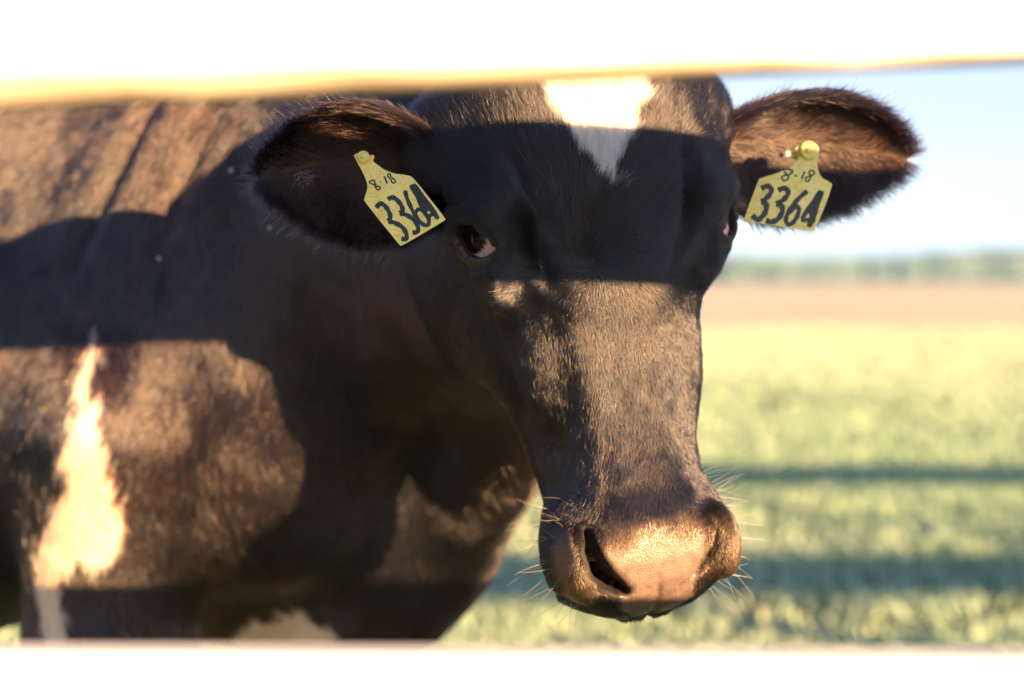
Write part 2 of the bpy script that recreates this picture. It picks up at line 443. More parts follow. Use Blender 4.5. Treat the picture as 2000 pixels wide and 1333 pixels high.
def coat(P):
    """0 = black coat, 1 = white patch; second value: how brown the black is."""
    Q = to_head(P); L = to_body(P)
    inh = (np.abs(Q[:, 0]) < .17) & (Q[:, 1] > -.14) & (Q[:, 2] < -.046+.006*vnoise(P, 300.))
    hw = np.interp(Q[:, 2], [-.25, -.150, -.112, -.085, -.052], [.075, .055, .043, .027, .006])
    edge = .010*vnoise(P, 60.)+.006*vnoise(P, 160.)
    white = inh & (np.abs(Q[:, 0]-.004)+edge < hw)
    P2 = P + .012*np.stack([vnoise(P, 30.), 0*P[:, 0], vnoise(P+5, 30.)], 1) + .012*np.stack([vnoise(P, 90.), 0*P[:, 0], vnoise(P+5, 60.)], 1) + .010*np.stack([vnoise(P, 230.), 0*P[:, 0], vnoise(P+5, 120.)], 1)
    body_ok = (np.abs(Q[:, 0]) > .2) | (Q[:, 1] < -.25)
    white |= in_poly(P2[:, 0], P2[:, 2], GIRTH) & (L[:, 1] > .0) & body_ok
    white |= in_poly(P2[:, 0], P2[:, 2], CHEST) & body_ok
    white |= in_poly(P2[:, 0], P2[:, 2], CHEST2) & body_ok
    white |= (P[:, 2] < .34+.04*vnoise(P, 10.))
    brown = .5+.5*vnoise(P, 7.)
    return white.astype(float), np.clip(brown, 0, 1)
def pad_mask(Q):
    """bare wet skin of the nose, 0..1"""
    A = np.abs(Q[:, 0]-.002); d = Q[:, 2]
    wid = np.interp(d, [.255, .270, .290, .315, .335, .350, .36], [.0, .050, .056, .048, .040, .045, .03])
    m = np.clip((wid-A)/.008, 0, 1)*np.clip((d-.268+.006*np.cos(Q[:, 0]*90))/.020, 0, 1)*np.clip((Q[:, 1]+.035)/.015, 0, 1)
    return m

# ------------------------------------------------------------------ materials of the cow
def mat_skin():
    t = NT('cow skin'); at_ = t.n('ShaderNodeAttribute'); at_.attribute_name = 'tint'; at_.attribute_type = 'GEOMETRY'
    we = t.n('ShaderNodeAttribute'); we.attribute_name = 'wet'; we.attribute_type = 'GEOMETRY'
    n1 = t.noise(420, 2); n2 = t.noise(90, 3)
    sp = t.ramp(n2.outputs[0], [(.35, (.55, .50, .48)), (.65, (1.15, 1.1, 1.05))])
    mul = t.n('ShaderNodeMix'); mul.data_type = 'RGBA'; mul.blend_type = 'MULTIPLY'; mul.inputs[0].default_value = .8
    t.l(at_.outputs['Color'], mul.inputs[6]); t.l(sp.outputs[0], mul.inputs[7]); t.l(mul.outputs[2], t.bsdf.inputs['Base Color'])
    rr = t.n('ShaderNodeMapRange'); t.l(we.outputs['Fac'], rr.inputs[0]); rr.inputs[3].default_value = .75; rr.inputs[4].default_value = .58
    t.l(rr.outputs[0], t.bsdf.inputs['Roughness'])
    vo = t.n('ShaderNodeTexVoronoi'); vo.inputs['Scale'].default_value = 560; tc = t.n('ShaderNodeTexCoord'); t.l(tc.outputs['Object'], vo.inputs['Vector'])
    ad = t.n('ShaderNodeMath', operation='MULTIPLY_ADD'); t.l(vo.outputs['Distance'], ad.inputs[0]); ad.inputs[1].default_value = -.9; t.l(n1.outputs[0], ad.inputs[2])
    mm = t.n('ShaderNodeMath', operation='MULTIPLY'); t.l(ad.outputs[0], mm.inputs[0]); t.l(we.outputs['Fac'], mm.inputs[1])
    cw = t.n('ShaderNodeMath', operation='MULTIPLY'); t.l(we.outputs['Fac'], cw.inputs[0]); cw.inputs[1].default_value = .26; t.l(cw.outputs[0], t.bsdf.inputs['Coat Weight']); t.set(Coat_Roughness=.16)
    t.bump(mm.outputs[0], .0005, .6); t.l(t.bsdf.inputs['Normal'].links[0].from_socket, t.bsdf.inputs['Coat Normal'])
    t.set(Subsurface_Weight=.12, Subsurface_Scale=.01)
    t.bsdf.inputs['Subsurface Radius'].default_value = (1, .35, .2)
    return t.m
def mat_ear():
    t = NT('ear skin'); n = t.noise(60, 3)
    c = t.ramp(n.outputs[0], [(.3, (.012, .007, .006)), (.7, (.035, .018, .013))])
    t.l(c.outputs[0], t.bsdf.inputs['Base Color']); t.set(Roughness=.65)
    tr = t.n('ShaderNodeBsdfTranslucent'); tr.inputs[0].default_value = (.95, .26, .04, 1)
    mx = t.n('ShaderNodeMixShader'); mx.inputs[0].default_value = .18
    t.l(t.bsdf.outputs[0], mx.inputs[1]); t.l(tr.outputs[0], mx.inputs[2]); t.l(mx.outputs[0], t.out.inputs[0])
    return t.m
def mat_hair(name, rough=.21, radial=.45):
    m = bpy.data.materials.new(name); m.use_nodes = True; nt_ = m.node_tree; nt_.nodes.clear()
    h = nt_.nodes.new('ShaderNodeBsdfHairPrincipled'); o = nt_.nodes.new('ShaderNodeOutputMaterial')
    h.model = 'CHIANG'; h.parametrization = 'COLOR'
    a = nt_.nodes.new('ShaderNodeAttribute'); a.attribute_name = 'tint'; a.attribute_type = 'GEOMETRY'
    nt_.links.new(a.outputs['Color'], h.inputs['Color'])
    h.inputs['Roughness'].default_value = rough; h.inputs['Radial Roughness'].default_value = radial
    h.inputs['IOR'].default_value = 1.55; h.inputs['Random Roughness'].default_value = .3; h.inputs['Coat'].default_value = 0
    nt_.links.new(h.outputs[0], o.inputs[0]); return m
def mat_eye():
    t = NT('eyeball'); tc = t.n('ShaderNodeAttribute'); tc.attribute_name = 'tint'; tc.attribute_type = 'GEOMETRY'
    n = t.noise(260, 4)
    v = t.ramp(n.outputs[0], [(.45, (1, 1, 1)), (.62, (.95, .62, .58))])
    mul = t.n('ShaderNodeMix'); mul.data_type = 'RGBA'; mul.blend_type = 'MULTIPLY'; mul.inputs[0].default_value = .8
    t.l(tc.outputs['Color'], mul.inputs[6]); t.l(v.outputs[0], mul.inputs[7]); t.l(mul.outputs[2], t.bsdf.inputs['Base Color'])
    t.set(Roughness=.10, Coat_Weight=0.0, Coat_Roughness=.02); t.bsdf.inputs['Specular IOR Level'].default_value = .22
    return t.m

# ------------------------------------------------------------------ the cow: one continuous body
cow = empty('cow', (BC[0], BC[1], 0))
tag(cow, 'black cow with white blaze and two yellow ear tags looking through the fence', 'cow')
def under(o, parent):
    o.parent = parent; o.matrix_parent_inverse = Matrix.Translation(-parent.location); return o

V, F = build_cow_mesh()
EL = make_ear(-1, (-.118, -.085, -.085), (-.310, -.085, -.098), .079, (0, .12, -1), 1.6, .9)
ER = make_ear(+1, (.118, -.085, -.080), (.362, -.090, -.040), .076, (0, .12, -1), 1.6, .75)
nb = len(V)
midx = [0]*len(F)
ear_info = np.zeros((nb, 3)); ear_sgn = np.zeros(nb)
for sg, (v_, f_, inf) in ((-1, EL), (1, ER)):
    o_ = len(V); V = np.concatenate([V, v_]); F = F + [[i+o_ for i in q] for q in f_]; midx += [1]*len(f_)
    ear_info = np.concatenate([ear_info, inf]); ear_sgn = np.r_[ear_sgn, np.full(len(v_), sg)]
body_o = under(link_mesh('cow_body', V, F, [mat_skin(), mat_ear()], None, True, midx), cow)
TRI = np.array([[q[0], q[i], q[i+1]] for q in F for i in range(1, len(q)-1)])
VN = np.zeros_like(V)
fn = np.cross(V[TRI[:, 1]]-V[TRI[:, 0]], V[TRI[:, 2]]-V[TRI[:, 0]])
for k in range(3): np.add.at(VN, TRI[:, k], fn)
VN /= np.linalg.norm(VN, axis=1, keepdims=True)+1e-12
Qv = to_head(V); pad_v = pad_mask(Qv)*(np.arange(len(V)) < nb)
wh_v, br_v = coat(V)
tint = np.tile([.0015, .003, .006], (len(V), 1)); tint = tint*(1-wh_v[:, None])+np.array([.55, .42, .34])*wh_v[:, None]
inhole = np.zeros(len(V))
tint = tint*(1-pad_v[:, None])+np.array([.100, .077, .078])*pad_v[:, None]
nd_v = np.min([np.hypot(np.abs(Qv[:, 0])-x_, Qv[:, 2]-y_)-r_ for x_, y_, r_ in NOSTRIL], 0) - np.where(Qv[:, 0] > 0, -.0082, 0)
kn = (np.clip((.0015-nd_v)/.003, 0, 1)*(Qv[:, 1] > -.08)*(Qv[:, 1] < .012+.0*nd_v))[:, None]; tint = tint*(1-kn)+np.array([.012, .007, .006])*kn
# bare dark rims of the eyelids
eye_d = np.min([np.linalg.norm(Qv-(E+e*.026), axis=1) for _, E, e, _, _ in EYES], 0)
me = body_o.data
kl = (np.clip((.030-eye_d)/.006, 0, 1)*(np.arange(len(V)) < nb))[:, None]; tint = tint*(1-kl)+np.array([.040, .036, .036])*kl
ca = me.color_attributes.new('tint', 'FLOAT_COLOR', 'POINT'); ca.data.foreach_set('color', np.c_[tint, np.ones(len(V))].astype(np.float32).ravel())
lidwet = np.clip((.026-eye_d)/.008, 0, 1)
wa = me.attributes.new('wet', 'FLOAT', 'POINT'); wa.data.foreach_set('value', np.clip(np.maximum(pad_v, lidwet*.6), 0, 1).astype(np.float32))

# eyes
m_eye = mat_eye()
for sgn, E, e, med, v in EYES:
    bm = bmesh.new(); bmesh.ops.create_uvsphere(bm, u_segments=64, v_segments=48, radius=EYE_R)
    P = np.array([x.co for x in bm.verts]); gz = nrm(e - med*(.36 if sgn < 0 else .55) + v*.07)
    c = P @ gz/EYE_R; bulge = 1+.05*np.clip((c-.82)/.18, 0, 1)
    Pw = HO + (E + P*bulge[:, None]) @ HM
    ang = np.arccos(np.clip(c, -1, 1))
    colr = np.tile([.85, .66, .63], (len(P), 1))
    pm = (P @ med)/EYE_R; colr = np.where((pm > .56)[:, None], np.array([.50, .22, .20]), colr)
    k = np.clip((R(36)-ang)/R(4), 0, 1)[:, None]; colr = colr*(1-k)+np.array([.020, .010, .006])*k
    pu = nrm(med-gz*np.dot(med, gz)); pv = np.cross(gz, pu)
    pup = (P @ pu/EYE_R/.40)**2+(P @ pv/EYE_R/.22)**2; k = (np.clip((1-pup)/.2, 0, 1)*(c > 0))[:, None]; colr = colr*(1-k)+np.array([.002, .002, .003])*k
    Fs = [[x.index for x in q.verts] for q in bm.faces]; bm.free()
    eo = under(link_mesh('eye', Pw, Fs, [m_eye]), cow)
    ca = eo.data.color_attributes.new('tint', 'FLOAT_COLOR', 'POINT'); ca.data.foreach_set('color', np.c_[colr, np.ones(len(P))].astype(np.float32).ravel())

# ------------------------------------------------------------------ hair
def hair_object(name, pts, rad, col, mat, parent):
    """pts N x K x 3"""
    n, k = pts.shape[:2]
    hc = bpy.data.hair_curves.new(name); hc.add_curves([k]*n)
    hc.attributes['position'].data.foreach_set('vector', pts.astype(np.float32).ravel())
    ra = hc.attributes.get('radius') or hc.attributes.new('radius', 'FLOAT', 'POINT')
    ra.data.foreach_set('value', rad.astype(np.float32).ravel())
    c = hc.attributes.new('tint', 'FLOAT_COLOR', 'CURVE'); c.data.foreach_set('color', np.c_[col, np.ones(n)].astype(np.float32).ravel())
    hc.materials.append(mat)
    o = bpy.data.objects.new(name, hc); COL.objects.link(o); under(o, parent); return o
def unit(X): return X/(np.linalg.norm(X, axis=1, keepdims=True)+1e-9)
HAIR_TAPER = np.array([1, .95, .7, .12])
def strands(p, n, direction, length, lift, radius, clump=.25, cs=140., wild=.12, K=4):
    N_ = len(p)
    tdir = direction - n*(direction*n).sum(1)[:, None]; tdir = unit(tdir)
    side = np.cross(n, tdir)
    cl = vnoise(p, cs)*clump + vnoise(p+9, cs*.3)*clump*.7 + RNG.normal(0, wild, N_)
    tdir = unit(tdir + side*cl[:, None])
    lf = lift*(1+.5*vnoise(p+17, cs*.8)+RNG.normal(0, .25, N_)); lf = np.clip(lf, .03, 1.3)
    L = length*(1+RNG.normal(0, .2, N_)); L = np.clip(L, length*.3, None)
    bend = RNG.normal(0, .10, N_)
    out = np.empty((N_, K, 3))
    for i in range(K):
        t = i/(K-1)
        out[:, i] = p + L[:, None]*(tdir*(t*np.cos(lf))[:, None] + n*(np.sin(lf)*(t-.42*t*t))[:, None] + side*(bend*t*t)[:, None]) - n*.0006*(i == 0)
    rr = radius*(1+RNG.normal(0, .15, N_))[:, None]*HAIR_TAPER[None] if np.ndim(radius) == 0 else (radius*(1+RNG.normal(0, .15, N_)))[:, None]*HAIR_TAPER[None]
    return out, np.clip(rr, 1e-5, None)
def sample(tris, dens):
    """dens: hairs per square metre per triangle"""
    a, b, c = V[tris[:, 0]], V[tris[:, 1]], V[tris[:, 2]]
    ar = .5*np.linalg.norm(np.cross(b-a, c-a), axis=1); ex = ar*dens
    cnt = np.floor(ex + RNG.random(len(ex))).astype(int); ti = np.repeat(np.arange(len(tris)), cnt)
    u = RNG.random(len(ti)); v_ = RNG.random(len(ti)); fl = u+v_ > 1; u[fl] = 1-u[fl]; v_[fl] = 1-v_[fl]
    wts = np.stack([1-u-v_, u, v_], 1); T = tris[ti]
    P = np.einsum('ij,ijk->ik', wts, V[T]); Nn = unit(np.einsum('ij,ijk->ik', wts, VN[T]))
    return P, Nn, T, wts
def colours(white, brown, n):
    base = np.array([.0011, .0052, .0125]); br = np.array([.056, .0180, .0062])
    k = np.clip(brown+RNG.normal(0, .12, n), 0, 1)[:, None]
    c = base*(1-k)+br*k
    wc = np.array([.72, .69, .65])*(1+RNG.normal(0, .06, n))[:, None]
    return np.clip(np.where(white[:, None] > .5, wc, c), .002, .95)

HAIR = True
if HAIR:
    m_hair = mat_hair('coat hair')
    face_view = lambda n, p: ((unit(CPOS-p)*n).sum(1))
    tv = TRI[(TRI < nb).all(1)]
    cen = V[tv].mean(1); nrmT = unit(VN[tv].sum(1)); Qc = to_head(cen); fv = face_view(nrmT, cen)
    in_head = (np.abs(Qc[:, 0]) < .16) & (Qc[:, 1] > -.235) & (Qc[:, 2] > -.215) & (Qc[:, 2] < .40)
    bare = pad_mask(Qc)
    eyeq = [Qc-E for _, E, *_ in EYES]
    hole = np.zeros(len(tv), bool)
    for sgn, E, e, med, v in EYES:
        q = Qc-E; L = np.linalg.norm(q, axis=1); cu = q @ med; cv = q @ v; ce = q @ e
        hole |= ((cu/.0305)**2+(cv/.0240)**2 < 1) & (ce > 0)
    for x_, y_, r_ in NOSTRIL:
        hole |= (np.hypot(-Qc[:, 0]-x_, Qc[:, 2]-y_) < r_+.0055) & (Qc[:, 1] > -.06)
    # --- head
    dens = np.where(in_head, 1.35e6, 0)*np.where(fv > -.25, 1, .25)*(1-bare)*(~hole)
    P, Nn, T, wts = sample(tv, dens)
    Q = to_head(P); nh = Nn @ HM.T; white, brown = coat(P)
    r = np.stack([Q[:, 0]-WHORL[0], Q[:, 2]-WHORL[1]], 1); rl = np.linalg.norm(r, axis=1)+1e-6
    rad = r/rl[:, None]; sw = np.exp(-rl/.03)*.8
    up = rad[:, 1] < 0
    da = rad[:, 0]-rad[:, 1]*sw; ddn = rad[:, 1]+rad[:, 0]*sw
    k = np.clip((Q[:, 2]-.03)/.06, 0, 1); da = da*(1-k*.9); ddn = ddn*(1-k)+k
    dirF = np.stack([da, 0*da, ddn], 1)
    dirS = np.stack([0*da, -.55+.2*np.clip((Q[:, 2]-.1)/.2, 0, 1), np.where(Q[:, 2] < -.05, -.3, .8)], 1)
    ks = np.clip((np.abs(nh[:, 0])-.45)/.35, 0, 1)[:, None]
    dl = dirF*(1-ks)+dirS*ks
    kb = np.clip((-Q[:, 1]-.10)/.06, 0, 1)[:, None]; dl = dl*(1-kb)+np.array([0, -.8, .4])*kb
    dw = dl @ HM
    Lh = np.interp(Q[:, 2], [-.2, -.12, -.05, 0, .03, .08, .22, .27, .34], [.026, .022, .017, .013, .010, .0085, .009, .0055, .005])
    near = np.min([np.linalg.norm(Q-(E+e*.026), axis=1) for _, E, e, _, _ in EYES], 0)
    Lh = Lh*np.interp(near, [.022, .05], [.22, 1])
    lift = np.interp(Q[:, 2], [-.2, -.05, .05, .3], [.38, .30, .24, .32])
    S1, r1 = strands(P, Nn, dw, Lh, lift, .00017, clump=.30, cs=150., wild=.14)
    c1 = colours(white, brown*.15, len(P))
    muz = (np.clip((Q[:, 2]-.258+.008*vnoise(P, 60.))/.02, 0, 1)*np.clip((Q[:, 1]+.022)/.02, 0, 1)*np.clip((.338-Q[:, 2])/.012, 0, 1))[:, None]
    c1 = c1*(1-muz) + muz*np.array([.050, .032, .021])*(1+.4*RNG.normal(0, .5, len(P)))[:, None].clip(.3, 1.8)
    # --- body and neck
    dens = np.where(~in_head, 1.8e5, 0)*np.where(fv > -.2, 1, .12)*np.where(cen[:, 1] > 2.5, .15, 1)*np.where(cen[:, 2] < .55, .3, 1)
    P, Nn, T, wts = sample(tv, dens); white, brown = coat(P)
    sw1 = vnoise(P, 3.5)[:, None]; sw2 = vnoise(P+3, 8.)[:, None]
    dw = -BX*(.12+.55*np.clip((P[:, 2:3]-1.05)/.15, 0, 1)+.45*sw1+.20*sw2) - BZ*(1.0+.2*sw2) + BY*.2*sw2
    S2, r2 = strands(P, Nn, dw, .022+.006*vnoise(P+7, 6.), .17, .00040, clump=.26, cs=40., wild=.10)
    c2 = colours(white, brown*.28, len(P))
    # --- ears
    te = TRI[(TRI >= nb).any(1)]
    ti = ear_info[te].mean(1)
    dens = np.where(ti[:, 2] > 0, 4.2e5*np.clip(.35+np.abs(ti[:, 1]-.05)**1.5*1.2, 0, 1), 8e5)
    P, Nn, T, wts = sample(te, dens)
    inf = np.einsum('ij,ijk->ik', wts, ear_info[T]); sg = ear_sgn[T[:, 0]]
    dw = np.zeros_like(P); Le = np.zeros(len(P))
    for s_ in (-1, 1):
        k = sg == s_; ex = EAR[s_]; tt = inf[k, 1][:, None]
        dw[k] = ex['u']*(.8) + ex['v']*np.sign(tt)*(.25+.6*np.abs(tt)) + ex['w']*.25
    rim = np.clip((np.abs(inf[:, 1])-.72)/.28, 0, 1); rim = np.maximum(rim, np.clip((inf[:, 0]-.85)/.15, 0, 1))
    Le = np.where(inf[:, 2] > 0, .016, .012)+.010*rim+np.where(inf[:, 2] > 0, .012, 0)*np.clip(.45-inf[:, 0], 0, .4)/.4
    S3, r3 = strands(P, Nn, dw, Le, np.where(inf[:, 2] > 0, .35, .30), .00020, clump=.35, cs=110., wild=.18)
    white, brown = coat(P); c3 = colours(np.zeros(len(P)), .02+.30*brown, len(P))
    pts = np.concatenate([S1, S2, S3]); rads = np.concatenate([r1, r2, r3]); cols = np.concatenate([c1, c2, c3])
    print('HAIRS', len(S1), len(S2), len(S3))
    hair_object('coat', pts, rads, cols, m_hair, cow)
    # --- whiskers on the muzzle and lashes over the eyes
    W = []; Wr = []
    def hairline(p, d, L, r_, droop, K=6):
        d = nrm(d); q = [p + d*L*i/(K-1) + np.array([0, 0, -1.])*droop*L*(i/(K-1))**2 for i in range(K)]
        W.append(q); Wr.append([r_*(1-.75*i/(K-1)) for i in range(K)])
    cand = np.where((np.abs(Qv[:, 0]) > .062) & (Qv[:, 2] > .235) & (Qv[:, 2] < .352) & (Qv[:, 1] > -.10) & (Qv[:, 1] < -.012) & (np.arange(len(V)) < nb))[0]
    for i in RNG.choice(cand, 95, replace=False):
        sgn = np.sign(Qv[i, 0]); d = VN[i]*1.0 + head_dir(sgn*.25, .35, .1) + RNG.normal(0, .28, 3)
        hairline(V[i], d, RNG.uniform(.018, .042), .00028, RNG.uniform(-.15, .35))
    nW = len(W)
    m_w = mat_hair('whisker hair', .3)
    hair_object('whiskers', np.array(W), np.array(Wr), np.tile([.42, .27, .17], (nW, 1)), m_w, cow)
    for sgn, E, e, med, v in EYES:
        W.clear(); Wr.clear()
        for i in range(150):
            cu = RNG.uniform(-.023, .004); um = .0225
            top = .0172*(1-min(1, abs((cu+.003)/um))**2.2)+.001
            p = E + med*cu + v*top; p = E + nrm(p-E+e*.028)*.0350
            d = e*.9 + v*RNG.uniform(-.35, .15) - med*(.25 - cu*12) + RNG.normal(0, .10, 3)
            hairline(HO + p @ HM, d @ HM, RNG.uniform(.014, .024), .00020, .35)
        hair_object('eyelashes', np.array(W), np.array(Wr), np.tile([.03, .02, .018], (len(W), 1)), m_hair, cow)

# ------------------------------------------------------------------ gnats resting on the coat
from mathutils.bvhtree import BVHTree
bvh = BVHTree.FromPolygons([tuple(v) for v in V], [tuple(q) for q in F])
def skin_hit(px, py):
    r = nrm(ray(px, py)); h = bvh.ray_cast(Vector(CPOS+r*.9), Vector(r)); n = np.array(h[1])
    return np.array(h[0]), n*(-np.sign(n @ r))
def mat_plain(name, c, rough=.5):
    t = NT(name); n = t.noise(900, 2); k = t.ramp(n.outputs[0], [(.3, tuple(x*.8 for x in c)), (.7, c)]); t.l(k.outputs[0], t.bsdf.inputs['Base Color']); t.set(Roughness=rough); return t.m
M_WING, M_GNAT = mat_plain('gnat wing', (.50, .49, .46), .3), mat_plain('gnat body', (.10, .08, .06))
def gnat(px, py, turn, label):
    p0, n = skin_hit(px, py); p0 = p0+n*.009; e1 = nrm(np.cross(n, [.2, .3, 1])); e2 = np.cross(n, e1)
    u = e1*math.cos(turn)+e2*math.sin(turn); v_ = np.cross(n, u)
    root = empty('gnat', p0); tag(root, label, 'insect', 'pale gnats on the cow')
    def blob(name, c, ru, rv, rn, m):
        bm = bmesh.new(); bmesh.ops.create_icosphere(bm, subdivisions=2, radius=1)
        Vb = [p0+u*(c[0]+x.co.x*ru)+v_*(c[1]+x.co.y*rv)+n*(c[2]+x.co.z*rn) for x in bm.verts]; Fb = [[x.index for x in q.verts] for q in bm.faces]; bm.free()
        under(link_mesh(name, Vb, Fb, [m]), root)
    blob('body', (0, 0, 0), .0022, .0007, .0007, M_GNAT)
    blob('wing', (-.0012, .0014, .0008), .0026, .0011, .00012, M_WING); blob('wing', (-.0012, -.0014, .0008), .0026, .0011, .00012, M_WING)
gnat(457, 338, .4, 'pale gnat at the edge of the sunlit patch on the neck')
gnat(540, 448, 2.0, 'pale gnat on the dark neck just under the ear')
gnat(320, 511, 1.2, 'pale gnat in the middle of the shaded shoulder')
gnat(1533, 300, 3.5, 'pale gnat on the ear beside the round tag button')
if HAIR:
    W.clear(); Wr.clear()
    for i in range(70):
        p0, n = skin_hit(596+RNG.normal(0, 7), 346+RNG.normal(0, 9))
        hairline(p0, n*.5+EAR[-1]['u']*.3+RNG.normal(0, .5, 3), RNG.uniform(.006, .014), .00045, .2)
    hair_object('dried_tuft', np.array(W), np.array(Wr), np.tile([.62, .55, .48], (len(W), 1)), m_w, cow)

# ------------------------------------------------------------------ ear tags (lettering traced and set on a flat plate)
def mat_tag():
    t = NT('yellow plastic'); n = t.noise(70, 4); n2 = t.noise(500, 2)
    c = t.ramp(n.outputs[0], [(.25, (.70, .52, .08)), (.5, (.82, .70, .20)), (.75, (.86, .76, .28))])
    d = t.ramp(n2.outputs[0], [(.56, (1, 1, 1)), (.70, (.50, .40, .26))])
    mul = t.n('ShaderNodeMix'); mul.data_type = 'RGBA'; mul.blend_type = 'MULTIPLY'; mul.inputs[0].default_value = .45
    t.l(c.outputs[0], mul.inputs[6]); t.l(d.outputs[0], mul.inputs[7]); t.l(mul.outputs[2], t.bsdf.inputs['Base Color'])
    t.set(Roughness=.45, Subsurface_Weight=.1, Subsurface_Scale=.004); return t.m
def mat_ink():
    t = NT('tag ink'); n = t.noise(300, 3); c = t.ramp(n.outputs[0], [(.3, (.006, .014, .018)), (.7, (.02, .035, .04))])
    t.l(c.outputs[0], t.bsdf.inputs['Base Color']); t.set(Roughness=.5); return t.m
M_TAG, M_INK = mat_tag(), mat_ink()
def prism(V_, F_, M_, poly, n, z0, z1, mi):
    o = len(V_); k = len(poly)
    V_ += [p+n*z0 for p in poly] + [p+n*z1 for p in poly]
    F_.append([o+i for i in range(k)][::-1]); F_.append([o+k+i for i in range(k)])
    for i in range(k): F_.append([o+i, o+(i+1) % k, o+k+(i+1) % k, o+k+i])
    M_ += [mi]*(k+2)
def smooth_line(pts, per=6):
    pts = [np.array(p, float) for p in pts]
    if len(pts) < 3: return [pts[0]+(pts[1]-pts[0])*i/per for i in range(per+1)]
    q = [2*pts[0]-pts[1]] + pts + [2*pts[-1]-pts[-2]]; o = []
    for i in range(1, len(q)-2):
        for j in range(per):
            t = j/per; a, b, c, d = q[i-1:i+3]
            o.append(.5*((2*b)+(-a+c)*t+(2*a-5*b+4*c-d)*t*t+(-a+3*b-3*c+d)*t**3))
    return o+[pts[-1]]
def make_tag(outline, strokes, tox, p0, n, label, ring):
    """outline and strokes in the coordinates of an enlarged tracing; tox maps them to picture pixels"""
    n = nrm(n)
    W_ = lambda q: on_plane(*tox(q), p0, n)
    root = empty('ear_tag', W_(outline[0])); tag(root, label, 'ear tag', 'yellow tags in the ears of the cow')
    V_, F_, M_ = [], [], []
    poly = [W_(q) for q in smooth_line(list(outline)+[outline[0]], 4)[:-1]]
    # a gentle warp of the plate
    prism(V_, F_, M_, poly, n, -.0008, .0008, 0)
    for wd, pts in strokes:
        L = smooth_line(pts, 8); lf, rt = [], []
        for i, p in enumerate(L):
            d = L[min(i+1, len(L)-1)]-L[max(i-1, 0)]; d = d/(np.linalg.norm(d)+1e-9); nn = np.array([-d[1], d[0]])
            ends = .78 if i in (0, len(L)-1) else 1
            ww = wd*(1+.12*math.sin(i*.7))*ends/2
            lf.append(p+nn*ww); rt.append(p-nn*ww)
        for i in range(len(L)-1):
            q = [W_(x) for x in (lf[i], rt[i], rt[i+1], lf[i+1])]; o = len(V_)
            V_ += [x+n*(.0010+.00001*(i % 3)) for x in q]; F_.append([o, o+1, o+2, o+3]); M_.append(1)
    pl = under(link_mesh('tag_plate', V_, F_, [M_TAG, M_INK], None, False, M_), root)
    # the pin that goes through the ear, with its round head
    c = W_(ring[0]); rr = np.linalg.norm(W_((ring[0][0]+ring[1], ring[0][1]))-c)
    e1 = nrm(np.cross(n, [0, 0, 1])); e2 = np.cross(n, e1); V2, F2 = [], []
    prof = [(.0, .0060), (.35, .0060), (.42, .0045), (.60, .0045), (.85, .0050), (1.0, .0035), (1.0, .0005), (.5, -.001), (.38, -.004), (.38, -.020), (.9, -.021), (.9, -.0235), (0, -.024)]
    for r_, z in prof:
        for k in range(28): V2.append(c+n*z+(e1*math.cos(k*math.tau/28)+e2*math.sin(k*math.tau/28))*rr*r_)
    for i in range(len(prof)-1):
        for k in range(28): F2.append([i*28+k, i*28+(k+1) % 28, (i+1)*28+(k+1) % 28, (i+1)*28+k])
    under(link_mesh('pin', V2, F2, [M_TAG]), root)
    return root
toR = lambda q: (1380+q[0]/3.809, 130+q[1]/3.809)
toL = lambda q: (500+q[0]/4.04, 170+q[1]/4.04)
ringR = [(755+math.cos(t)*80, 628+math.sin(t)*66) for t in [R(x) for x in (160, 190, 220, 250, 280, 310, 340, 10)]]
outR = ringR + [(826, 700), (824, 745), (836, 792), (862, 832), (922, 868), (930, 888), (898, 990), (850, 1110), (803, 1212), (790, 1223), (770, 1222), (600, 1197), (420, 1172), (290, 1155), (279, 1140), (300, 1075), (345, 955), (386, 850), (400, 836), (460, 814), (520, 796), (595, 765), (640, 738), (672, 700), (684, 672)]
strR = [(38, [(405, 912), (440, 893), (474, 902), (476, 940), (440, 985), (405, 1008)]), (40, [(405, 1008), (440, 1022), (440, 1070), (415, 1115), (375, 1142), (338, 1108)]),
        (38, [(530, 925), (565, 908), (600, 920), (600, 955), (565, 998), (515, 1025)]), (40, [(515, 1025), (552, 1035), (560, 1080), (530, 1135), (480, 1158), (440, 1146)]),
        (34, [(748, 928), (690, 978), (635, 1040), (598, 1105), (588, 1150), (612, 1178), (645, 1158), (672, 1115), (684, 1070), (675, 1045), (645, 1055), (612, 1095)]),
        (34, [(848, 928), (780, 1025), (706, 1134)]), (34, [(700, 1140), (750, 1145), (808, 1150)]), (46, [(852, 925), (815, 1040), (758, 1198)]), (36, [(838, 970), (800, 1030), (760, 1100)]),
        (13, [(560, 772), (600, 766), (640, 782), (610, 806), (570, 815), (556, 835), (575, 850), (600, 842), (608, 820), (590, 800), (572, 780)]), (12, [(650, 813), (676, 818)]),
        (14, [(728, 785), (716, 812), (704, 842)]), (13, [(800, 786), (778, 775), (760, 790), (768, 808), (770, 830), (752, 858), (735, 850), (742, 826), (775, 815), (798, 800), (800, 786)])]
outL = [(772, 542), (800, 526), (858, 516), (878, 545), (932, 540), (924, 585), (945, 605), (1000, 646), (1045, 668), (1100, 686), (1195, 700), (1240, 722), (1310, 805), (1400, 920), (1488, 1035), (1482, 1056), (1380, 1120), (1270, 1185), (1160, 1246), (1132, 1245), (1050, 1145), (960, 1035), (862, 908), (856, 884), (880, 800), (868, 735), (832, 655), (795, 590)]
